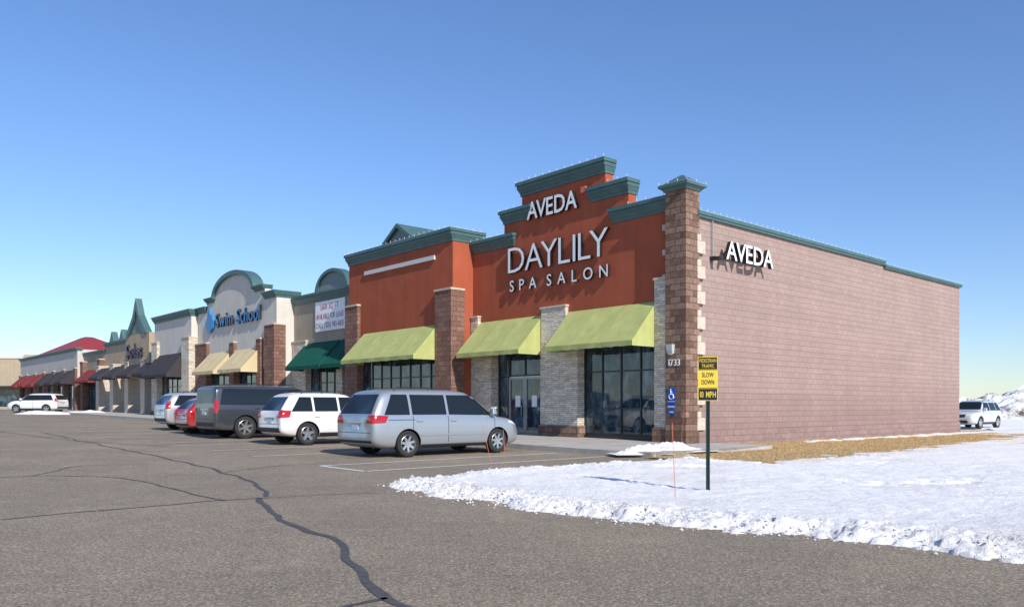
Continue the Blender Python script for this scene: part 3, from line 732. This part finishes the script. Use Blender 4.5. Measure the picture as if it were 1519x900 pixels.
def heap(name, cx, cy, rx, ry, h, z0, mat, seed, n=46, rot=0, fr=1.6):
    V = []; Fc = []
    for i in range(n):
        for j in range(n):
            a, b_ = -1+2*i/(n-1), -1+2*j/(n-1); r_ = math.hypot(a, b_)
            x = a*rx; y = b_*ry; X = cx+x*math.cos(rot)-y*math.sin(rot); Y = cy+x*math.sin(rot)+y*math.cos(rot)
            q = Vector((a*fr+seed, b_*fr, seed)); f = max(0, 1-r_**2-.35*abs(nf(q*1.7)))
            z = h*f*(.75+.5*nf(q*1.3)+.3*nf(q*4)+.2*abs(nf(q*9)))-.03
            V.append((X, Y, z0+z))
    for i in range(n-1):
        for j in range(n-1): a = i*n+j; Fc.append((a, a+1, a+n+1, a+n))
    m_ = MB(); m_.add(V, Fc); return m_.build(name, mat, smooth=True, kind='structure', recalc=False)
heap('snow_pile', 4.25, 22.4, 1.4, .9, .27, .12, M['snow'], 3, rot=.5)
heap('snow_pile', 3.4, 21.3, .8, .5, .2, .1, M['snow'], 8, rot=.2)
heap('snow_pile', -51, 88, 4.5, 3, .9, .75, M['snow'], 5)
heap('snow_mound', 58, 82, 22, 9, 3.6, 0, M['dirtysnow'], 11, 70, fr=3)
heap('snow_mound', 95, 105, 30, 12, 4, 0, M['dirtysnow'], 17, 60, fr=3)
for (px, py, rx) in ((75, 614, 3.2), (125, 614, 2.5)):
    x, y, z = gp(px, py); heap('snow_pile', x, y, rx, 1.3, .35, z, M['snow'], px, 24)
mb = MB(); V = []; rr = 900
for i in range(500):
    a = 2*math.pi*i/500; hh = 7+5*abs(nf(Vector((i*.13, 0, 0))))+3*nf(Vector((i*.9, 2, 0)))
    V += [(rr*math.sin(a), rr*math.cos(a), -1), (rr*math.sin(a), rr*math.cos(a), hh)]
mb.add(V, [(2*i, (2*i+2) % 1000, (2*i+3) % 1000, 2*i+1) for i in range(500)])  # full circle: unseen part behind the camera added for the shop glass to reflect
M['hill'] = mk('far_woods', (.20, .22, .26), 1, .2, .02)
mb.build('hills', M['hill'], kind='structure', recalc=False)

# ================= SIGN, STAKES =================
PS = wthing('traffic_sign', 'black and yellow slow down sign on a dark green post in the snow', 'sign', (2.95, 12.13, 0), R(-13.7))
mb = MB(); mb.box(-.03, -.012, -.018, .018, -.2, 2.0); mb.box(.012, .03, -.018, .018, -.2, 2.0); mb.box(-.012, .012, .0, .014, -.2, 2.0)
po = mb.build('post', M['postgreen'], PS)
def tmap(x0, z0, y0): return lambda x, y, z: (x0+x, y0-z, z0+y)
pl = MB().box(-.145, .145, -.034, -.022, 1.41, 2.07).build('sign_plate', M['yellow'], PS)
MB().box(-.135, .135, -.038, -.0345, 1.885, 2.06).build('black_panel', M['black'], pl)
MB().box(-.135, .135, -.038, -.0345, 1.42, 1.59).build('black_panel', M['black'], pl)
mb = MB(); flat_text(mb, 'PEDESTRIAN', .052, .245, tmap(-.1225, 1.985, -.0385)); flat_text(mb, 'TRAFFIC', .052, .18, tmap(-.09, 1.905, -.0385)); flat_text(mb, '10 MPH', .085, .23, tmap(-.115, 1.462, -.0385), off=.01)
mb.build('lettering', M['yellow'], pl, recalc=False)
mb = MB(); flat_text(mb, 'SLOW', .068, .17, tmap(-.085, 1.765, -.0345)); flat_text(mb, 'DOWN', .068, .18, tmap(-.09, 1.655, -.0345)); mb.box(-.14, .14, -.0375, -.0345, 1.872, 1.878); mb.box(-.14, .14, -.0375, -.0345, 1.6, 1.606)
mb.build('lettering', M['black'], pl, recalc=False)
for zz in (1.5, 1.98): MB().tube((0, -.045, zz), (0, .02, zz), .007, 6).build('bolt', M['alu'], PS)
HS = thing('parking_sign', 'blue accessible parking sign with two plates low on the brown corner column', 'sign', (-.03, .5, 1.2))
for z0_, z1_ in ((1.42, 1.92), (1.24, 1.38), (1.08, 1.2)): MB().box(-.03, -.012, .38, .7, z0_, z1_).build('sign_plate', M['hcblue'], HS)
mb = MB(); v = -.036
def seg(a, b_, r_=.018):
    mb.tube((v, .54-a[0], 1.7+a[1]), (v, .54-b_[0], 1.7+b_[1]), r_, 6)
mb.ball((v, .56, 1.86), .026); seg((-.02, .13), (-.01, .0)); seg((-.01, .0), (.07, .0)); seg((.07, 0), (.10, -.12)); seg((-.015, .07), (.05, .06), .012)
pr = None
for i in range(13):
    a = R(120+i*18); q = (.0+.09*math.cos(a), -.06+.09*math.sin(a))
    if pr: seg(pr, q, .012)
    pr = q
flat_text(mb, 'PARKING', .05, .27, fmap(.675, 1.285, -.0305), .006); flat_text(mb, 'VAN', .05, .14, fmap(.61, 1.115, -.0305), .006)
mb.box(-.034, -.0305, .4, .68, 1.47, 1.485)
mb.build('symbol', M['white'], HS)
for i, (x, y, dx, h, lab) in enumerate([(2.29, 11.27, -.05, 1.1, 'thin orange driveway marker standing in snow left of the sign post'), (-.37, 16.2, -.22, .95, 'thin orange marker leaning left in front of the silver minivan, left of two'),
      (-.12, 16.5, -.06, .85, 'thin orange marker in front of the silver minivan, right of two'), (5.15, 24.6, .12, 1.4, 'thin orange marker at the foot of the brown corner column')]):
    o = MB().tube((0, 0, -.05), (dx, 0, h), .0045, 6).build('driveway_marker', M['stake']); o.location = (x, y, 0); tag(o, lab, 'marker', 'orange driveway markers')

# ================= CARS =================
def car(label, paintm, sp, x, y, z, rz, name='parked_car', cat='car', group='cars parked in front of the shops'):
    root = wthing(name, label, cat, (x, y, z), rz, group)
    L, W, HH, gc, belt, hood, xa, xb, rake, wtf = [sp[k] for k in ('L', 'W', 'H', 'gc', 'belt', 'hood', 'xa', 'xb', 'rake', 'wt')]
    hw = W/2; wt = hw*wtf; Rr = sp.get('R', .34); wb = sp['wb']; ax = sp.get('ax', 0); sq = sp.get('sq', 0)
    S = [(-L/2, gc+.26-.1*sq, belt, HH-.16+.06*sq, hw*(.84+.09*sq), wt*(.84+.1*sq), rake+.04), (-L/2+.05, gc+.14-.06*sq, belt, HH-.09+.04*sq, hw*(.93+.04*sq), wt*(.93+.05*sq), rake), (-L/2+.22, gc+.04, belt, HH-.035, hw*.985, wt*.99, rake*.8),
         (-L/2+.75, gc, belt, HH-.005, hw, wt, rake*.3), (-L*.12, gc, belt-.01, HH, hw, wt, 0), (xb-.45, gc, belt-.02, HH-.005, hw, wt, 0), (xb, gc, belt-.03, HH-.045, hw, wt*.985, 0),
         ((xa+xb)/2, gc, belt-.05, (hood+HH)/2+.02, hw, (wt+hw*.88)/2, 0), (xa, gc, min(belt-.06, hood-.06), hood+.02, hw, hw*.86, 0), (xa+.06, gc, min(belt-.06, hood-.07), hood+.0, hw, hw*.86, 0),
         ((xa+L/2)/2, gc, hood-.10, hood-.03, hw*.995, hw*.82, 0), (L/2-.3, gc+.02, hood-.20+.1*sq, hood-.11+.05*sq, hw*(.95+.03*sq), hw*.78, 0), (L/2-.09, gc+.07, hood-.33+.2*sq, hood-.23+.13*sq, hw*(.85+.09*sq), hw*.68, 0), (L/2, gc+.14, hood-.44+.22*sq, hood-.34+.17*sq, hw*(.7+.15*sq), hw*.5, 0)]
    V = []; Fc = []
    for (sx, zb, bt, tp, w, wr_, dx) in S:
        th = tp-bt; k = min(1, th/.5)
        half = [(0, zb), (.84*w, zb), (.955*w, zb+.06), (w*.99, zb+.2), (w, (zb+bt)/2+.08), (w*.992, bt-.09), (w*.965, bt-.005),
                ((w*.95+wr_)/2+.01, bt+.5*(th-.06*k)), (wr_, tp-.03-.07*k), (wr_-.07-.02*k, tp-.012-.01*k), (wr_*.5, tp+.008), (0, tp+.016)]
        ring = half+[(-a, b_) for a, b_ in half[-2:0:-1]]
        for a, b_ in ring: V.append((sx+dx*max(0, min(1, (b_-bt)/max(.3, HH-bt))), a, b_))
    n = 22
    for i in range(len(S)-1):
        for j in range(n): Fc.append((i*n+j, i*n+(j+1) % n, (i+1)*n+(j+1) % n, (i+1)*n+j))
    Fc.append(tuple(range(n-1, -1, -1))); Fc.append(tuple((len(S)-1)*n+j for j in range(n)))
    mb = MB(); mb.add(V, Fc); tmp = mb.build('body', [paintm, M['plastic']], None)
    md = tmp.modifiers.new('s', 'SUBSURF'); md.levels = 2; md.render_levels = 2
    cut = MB()
    for wx in (ax-wb/2, ax+wb/2):
        for sy in (1, -1):
            cut.lathe_y([(0, 0), (Rr+.055, 0), (Rr+.055, .6), (0, .6)], 32, (wx, (hw-.27) if sy > 0 else -(hw-.27)-.6, Rr-.0))
    bmc = cut.build('cutter', [M['plastic']])
    b2 = bmesh.new(); b2.from_mesh(bmc.data); bmesh.ops.remove_doubles(b2, verts=b2.verts, dist=1e-4); bmesh.ops.recalc_face_normals(b2, faces=b2.faces); b2.to_mesh(bmc.data); b2.free()
    bo = tmp.modifiers.new('b', 'BOOLEAN'); bo.operation = 'DIFFERENCE'; bo.object = bmc; bo.solver = 'EXACT'; bo.material_mode = 'TRANSFER'
    dg = bpy.context.evaluated_depsgraph_get(); me = bpy.data.meshes.new_from_object(tmp.evaluated_get(dg))
    bpy.data.objects.remove(tmp); bpy.data.objects.remove(bmc)
    me.polygons.foreach_set('use_smooth', [True]*len(me.polygons)); me.set_sharp_from_angle(angle=R(35))
    body = bpy.data.objects.new('body', me); col.objects.link(body); body.parent = root; BASE[body.name] = (0, 0, 0)
    b3 = bmesh.new(); b3.from_mesh(me); bvh = BVHTree.FromBMesh(b3); b3.free()
    def patch(q, axis, sgn, nn=8, mm=4, off=.006, mbx=None, lim=0):
        mbx = mbx or MB(); pts = {}; V = []; Fc = []
        for i in range(nn+1):
            for j in range(mm+1):
                a, c = i/nn, j/mm
                p = [(1-a)*(1-c)*q[0][k]+a*(1-c)*q[1][k]+a*c*q[2][k]+(1-a)*c*q[3][k] for k in (0, 1)]
                if axis == 'y': o_, d_ = Vector((p[0], 3*sgn, p[1])), Vector((0, -sgn, 0))
                else: o_, d_ = Vector((6*sgn, p[0], p[1])), Vector((-sgn, 0, 0))
                h_, no, _, _ = bvh.ray_cast(o_, d_)
                if h_ is None: continue
                if no.dot(d_) > 0: no = -no
                if lim and abs(no.dot(d_)) < lim: continue
                if lim and axis == 'x' and abs(h_.x) < L/2-.42: continue
                pts[(i, j)] = len(V); V.append(h_+no*off)
        for i in range(nn):
            for j in range(mm):
                ks = [(i, j), (i+1, j), (i+1, j+1), (i, j+1)]
                if all(k in pts for k in ks): Fc.append(tuple(pts[k] for k in ks))
        mbx.add(V, Fc); return mbx
    z0 = belt+.035; z1 = HH-.15
    xr = -L/2+.22+rake*.35
    xr1 = -L/2+.30+rake*.9
    divs = sp['divs']
    def xf(z): return xa-.16+(xb+.03-(xa-.16))*(z-z0)/(z1-z0)
    for s in (1, -1):
        dn = len(divs)
        if sp.get('trim'): patch([(xr-.03, z0-.02), (xf(z0)+.03, z0-.045), (xf(z1)+.02, z1+.018), (xr1-.03, z1+.018)], 'y', s, 26, 6, .003).build('window_trim', M['trim'], root, smooth=True)
        for i in range(dn+1):
            g = .04
            a0 = (xr, xr1) if i == 0 else (divs[i-1]+g, divs[i-1]+g)
            a1 = (xf(z0), xf(z1)) if i == dn else (divs[i]-g, divs[i]-g)
            zz0 = z0-.03*(i == dn)
            patch([(a0[0], z0), (a1[0], zz0), (a1[1], z1), (a0[1], z1)], 'y', s, 10, 4, .008).build('window', M['cglass'], root, smooth=True)
        sm = MB()
        for dx_ in sp.get('seams', divs[1:]+[]):
            patch([(dx_-.008, gc+.16), (dx_+.008, gc+.16), (dx_+.008, belt-.0), (dx_-.008, belt-.0)], 'y', s, 1, 14, .003, sm)
        xd = xa-.12
        patch([(xd-.008, gc+.16), (xd+.008, gc+.16), (xd+.008, belt-.06), (xd-.008, belt-.06)], 'y', s, 1, 14, .003, sm)
        if sp.get('slide'): patch([(-L/2+.45, belt-.10), (divs[0]+.1, belt-.10), (divs[0]+.1, belt-.085), (-L/2+.45, belt-.085)], 'y', s, 12, 1, .004, sm)
        sm.build('door_seam', M['plastic'], body)
        a, c = ax-wb/2+Rr+.06, ax+wb/2-Rr-.06
        patch([(a, gc+.03), (c, gc+.03), (c, gc+.03+sp.get('clad', .1)), (a, gc+.03+sp.get('clad', .1))], 'y', s, 12, 3, .008).build('sill_trim', M['plastic'], body)
        if sp.get('side_strip'): patch([(a, gc+.33), (c, gc+.33), (c, gc+.375), (a, gc+.375)], 'y', s, 12, 2, .012).build('side_strip', paintm, body)
        for hx in sp['handles']:
            h_, no, _, _ = bvh.ray_cast(Vector((hx, 3*s, belt-.12)), Vector((0, -s, 0)))
            if h_: MB().box(hx-.09, hx+.09, h_.y-.0*s, h_.y+.035*s, belt-.135, belt-.105).build('door_handle', sp.get('hmat', paintm), root)
        h_, no, _, _ = bvh.ray_cast(Vector((xa-.28, 3*s, belt+.03)), Vector((0, -s, 0)))
        yy = h_.y if h_ else hw*s
        mm_ = MB(); mm_.frus((xa-.30, xa-.14, yy+.0*s, yy+.20*s), (xa-.28, xa-.17, yy+.04*s, yy+.18*s), belt+.03, belt+.19); mm_.box(xa-.26, xa-.18, yy-.05*s, yy+.06*s, belt+.0, belt+.06)
        mo = mm_.build('wing_mirror', paintm, root); bv = mo.modifiers.new('b', 'BEVEL'); bv.width = .02; bv.segments = 2
        tz0, tz1, tw, tl = sp['tail']
        tm = patch([(s*(hw-tw), tz0), (s*hw*.985, tz0), (s*hw*.985, tz1), (s*(hw-tw*.75), tz1)], 'x', -1, 16, 6, .012, None, .35)
        patch([(-L/2+.0, tz0), (-L/2+tl*.8, tz0+.02), (-L/2+tl, tz1-.02), (-L/2+.0, tz1)], 'y', s, 20, 6, .012, tm, .3)
        tm.build('taillight', M['tail'], root, smooth=True)
        hm = patch([(s*hw*.45, hood-.30), (s*hw*.93, hood-.28), (s*hw*.93, hood-.14), (s*hw*.5, hood-.2)], 'x', 1, 8, 5, .01, None, .2)
        patch([(L/2-.55, hood-.2), (L/2, hood-.32), (L/2, hood-.18), (L/2-.6, hood-.14)], 'y', s, 8, 4, .01, hm, .2)
        hm.build('headlight', M['head'], root, smooth=True)
        if sp.get('rails', 1):
            rm = MB(); y_ = s*(wt-.1); q0 = Vector((-L/2+.55+rake*.6, y_, HH-.005)); q1 = Vector((xb-.25, y_, HH-.01))
            up = Vector((0, 0, .045)); rm.tube(q0+up+Vector((.08, 0, 0)), q1+up-Vector((.08, 0, 0)), .014, 6)
            for q in (q0, (q0+q1)/2, q1): rm.tube(q-Vector((0, 0, .05)), q+up+((q1-q0).normalized()*.08 if q is q0 else (Vector((-.08, 0, 0)) if q is q1 else Vector())), .014, 6)
            rm.build('roof_rail', M['plastic'], root)
    patch([(-hw*.78, z0+.03), (hw*.78, z0+.03), (wt-.10, z1), (-wt+.10, z1)], 'x', -1, 12, 6, .008).build('window', M['cglass'], root, smooth=True)
    patch([(-hw*.82, hood+.06), (hw*.82, hood+.06), (wt-.08, HH-.10), (-wt+.08, HH-.10)], 'x', 1, 12, 8, .008).build('windshield', M['cglass'], root, smooth=True)
    patch([(-hw*.42, hood-.38), (hw*.42, hood-.38), (hw*.45, hood-.22), (-hw*.45, hood-.22)], 'x', 1, 10, 4, .01).build('grille', M['plastic'], root)
    patch([(-hw*.6, gc+.1), (hw*.6, gc+.1), (hw*.55, gc+.26), (-hw*.55, gc+.26)], 'x', 1, 10, 4, .012).build('air_intake', M['plastic'], root)
    patch([(-hw*.8, gc+.17), (hw*.8, gc+.17), (hw*.8, gc+.17+sp.get('rb', .1)), (-hw*.8, gc+.17+sp.get('rb', .1))], 'x', -1, 14, 3, .012).build('bumper_trim', M['plastic'], root)
    sm = MB()
    patch([(-hw*.82, gc+.42), (hw*.82, gc+.42), (hw*.82, gc+.432), (-hw*.82, gc+.432)], 'x', -1, 14, 1, .005, sm); sm.build('hatch_seam', M['plastic'], body)
    lz = sp.get('plz', belt-.27)
    h_, no, _, _ = bvh.ray_cast(Vector((-6, 0, lz)), Vector((1, 0, 0)))
    if h_: MB().box(h_.x-.02, h_.x+.02, -.155, .155, lz-.075, lz+.075).build('licence_plate', M['plate'], root); MB().box(h_.x-.03, h_.x+.03, -.35, .35, lz+.095, lz+.13).build('plate_garnish', M[sp.get('garn', 'rim')], root)
    for wx in (ax-wb/2, ax+wb/2):
        for s in (1, -1):
            we = bpy.data.objects.new('wheel', None); col.objects.link(we); we.parent = root; we.location = (wx, s*(hw-.12), Rr); BASE[we.name] = (0, 0, 0)
            MB().lathe_y([(Rr*.62, -.1), (Rr*.9, -.11), (Rr*.985, -.09), (Rr, -.05), (Rr, .05), (Rr*.985, .09), (Rr*.9, .11), (Rr*.66, .10), (Rr*.62, .08)], 36).build('tyre', M['tyre'], we, smooth=True)
            rm = MB(); rm.lathe_y([(Rr*.69, s*.10), (Rr*.66, s*.105), (Rr*.60, s*.07), (Rr*.60, s*-.05)], 36)
            rm.lathe_y([(0, s*.085), (Rr*.13, s*.085), (Rr*.17, s*.06), (Rr*.17, 0)], 18)
            ns = sp.get('spokes', 5)
            for q in range(ns):
                a = 2*math.pi*q/ns+.3
                ca, sa = math.cos(a), math.sin(a); wv = .055 if ns > 5 else .075
                def pt(r_, t_, y_): return (r_*ca-t_*sa, y_, r_*sa+t_*ca)
                rm.add([pt(.1*Rr, -wv*Rr*2, s*.075), pt(.1*Rr, wv*Rr*2, s*.075), pt(.63*Rr, wv*Rr*1.5, s*.088), pt(.63*Rr, -wv*Rr*1.5, s*.088),
                        pt(.1*Rr, -wv*Rr*2, s*.03), pt(.1*Rr, wv*Rr*2, s*.03), pt(.63*Rr, wv*Rr*1.5, s*.04), pt(.63*Rr, -wv*Rr*1.5, s*.04)],
                       [(0,1,2,3), (4,7,6,5), (0,4,5,1), (1,5,6,2), (2,6,7,3), (3,7,4,0)])
            rm.mi = 1; rm.lathe_y([(0, s*.0), (Rr*.6, s*.0)], 24)
            rm.build('rim', [M['rim'], M['plastic']], we, smooth=True)
    return root
VAN = dict(L=5.0, W=1.94, H=1.74, gc=.2, belt=1.04, hood=1.03, xa=1.55, xb=.70, rake=.38, wt=.78, wb=3.0, ax=.05, R=.335, divs=[-1.35, -.18], seams=[-1.3, -.18], handles=[-1.1, .0], tail=(.86, 1.07, .42, .46), spokes=7, rails=1, clad=.08, rb=.06, garn='rim', slide=1, side_strip=1)
FOR = dict(L=4.5, W=1.78, H=1.66, gc=.24, belt=1.02, hood=1.05, xa=1.02, xb=.3, rake=.46, wt=.76, wb=2.6, ax=-.02, R=.35, divs=[-1.1, -.2], seams=[-.2], handles=[-1.0, -.05], tail=(.86, 1.1, .30, .38), clad=.12, rb=.14)
SUB = dict(L=5.4, W=2.04, H=1.92, gc=.27, belt=1.20, hood=1.24, xa=1.22, xb=.66, rake=.04, wt=.90, wb=3.15, ax=.0, R=.40, sq=1, divs=[-1.45, -.3], seams=[-1.35, -.3], handles=[-1.15, -.1], tail=(.92, 1.40, .20, .16), clad=.12, rb=.14, spokes=6, trim=1)
HAT = dict(L=4.35, W=1.78, H=1.48, gc=.18, belt=.95, hood=.95, xa=1.1, xb=.35, rake=.6, wt=.76, wb=2.65, ax=0, R=.33, divs=[-1.0, -.1], seams=[-.1], handles=[-.9, .05], tail=(.78, .98, .36, .4), clad=.07, rb=.08, rails=0)
CRV = dict(L=4.6, W=1.85, H=1.68, gc=.23, belt=1.08, hood=1.08, xa=1.1, xb=.4, rake=.38, wt=.79, wb=2.7, ax=0, R=.36, divs=[-1.15, -.15], seams=[-.15], handles=[-1.0, 0], tail=(.95, 1.3, .22, .25), clad=.14, rb=.14, trim=1)
def park(v, u): p = P(v, u); return (p.x, p.y, G(u))
car('silver blue minivan, nearest of the parked cars', paint('silver_paint', (.38, .41, .44), .5), VAN, *park(-7.85, 2.70), RZ)
car('white estate style car parked second from the corner behind the silver minivan', paint('white_paint', (.74, .73, .69)), FOR, *park(-7.6, 8.75), RZ)
car('long dark grey four wheel drive wagon, tallest in the parked row', paint('charcoal_paint', (.062, .066, .075), .4), SUB, *park(-7.3, 13.7), RZ)
car('red hatchback parked beyond the dark grey wagon', paint('red_paint', (.40, .012, .016), .1), HAT, *park(-7.35, 17.5), RZ)
car('light grey compact car at the far end of the parked row', paint('grey_paint', (.50, .51, .51), .4), CRV, *park(-6.7, 21.6), RZ)
x, y = -41.2, 70; car('white car seen side on at the far left of the lot', paint('white_paint', (.75, .75, .74)), CRV, x, y, G(inv(x, y)[1]), R(176), group='cars away from the shop row')
car('pale silver car facing forward behind the far end of the block side wall', paint('pale_paint', (.66, .67, .67), .2), FOR, 27.2, 47.5, .02, R(220), group='cars away from the shop row')

# ================= CAMERA & LIGHT =================
cd = bpy.data.cameras.new('cam'); cam = bpy.data.objects.new('camera', cd); col.objects.link(cam)
cam.location = (0, 0, H); cam.rotation_euler = (R(90), 0, 0)
cd.sensor_width = 36; cd.lens = F/1519*36; cd.shift_y = 152/1519; cd.clip_end = 6000; cd.clip_start = .05
sc.camera = cam
az = R(180-32); el = R(34)
sd = Vector((math.sin(az)*math.cos(el), math.cos(az)*math.cos(el), math.sin(el)))
ld = bpy.data.lights.new('sun', 'SUN'); ld.energy = 5.0; ld.angle = R(.5); ld.color = (1, .95, .88)
lo = bpy.data.objects.new('sun', ld); col.objects.link(lo); lo.rotation_euler = sd.to_track_quat('Z', 'Y').to_euler(); lo.location = (10, -20, 30)
w = bpy.data.worlds.new('World'); sc.world = w; w.use_nodes = True; t = w.node_tree
bg = t.nodes['Background']; sk = t.nodes.new('ShaderNodeTexSky'); sk.sky_type = 'NISHITA'; sk.sun_disc = False
sk.sun_elevation = el; sk.sun_rotation = az; sk.altitude = 300; sk.air_density = 1.0; sk.dust_density = .1; sk.ozone_density = 2.4
tc = t.nodes.new('ShaderNodeTexCoord').outputs['Generated']; sx = t.nodes.new('ShaderNodeSeparateXYZ'); t.links.new(tc, sx.inputs[0])
tint = ramp(t, sx.outputs[2], [(0, (.74, .82, .94)), (.05, (.76, .84, .98)), (.15, (.78, .88, 1.06)), (.30, (.78, .92, 1.14)), (.5, (.78, .94, 1.18))])
t.links.new(mixc(t, 1.0, sk.outputs[0], tint, 'MULTIPLY'), bg.inputs[0]); bg.inputs[1].default_value = .15
sc.view_settings.view_transform = 'Standard'; sc.view_settings.look = 'None'; sc.view_settings.exposure = 0
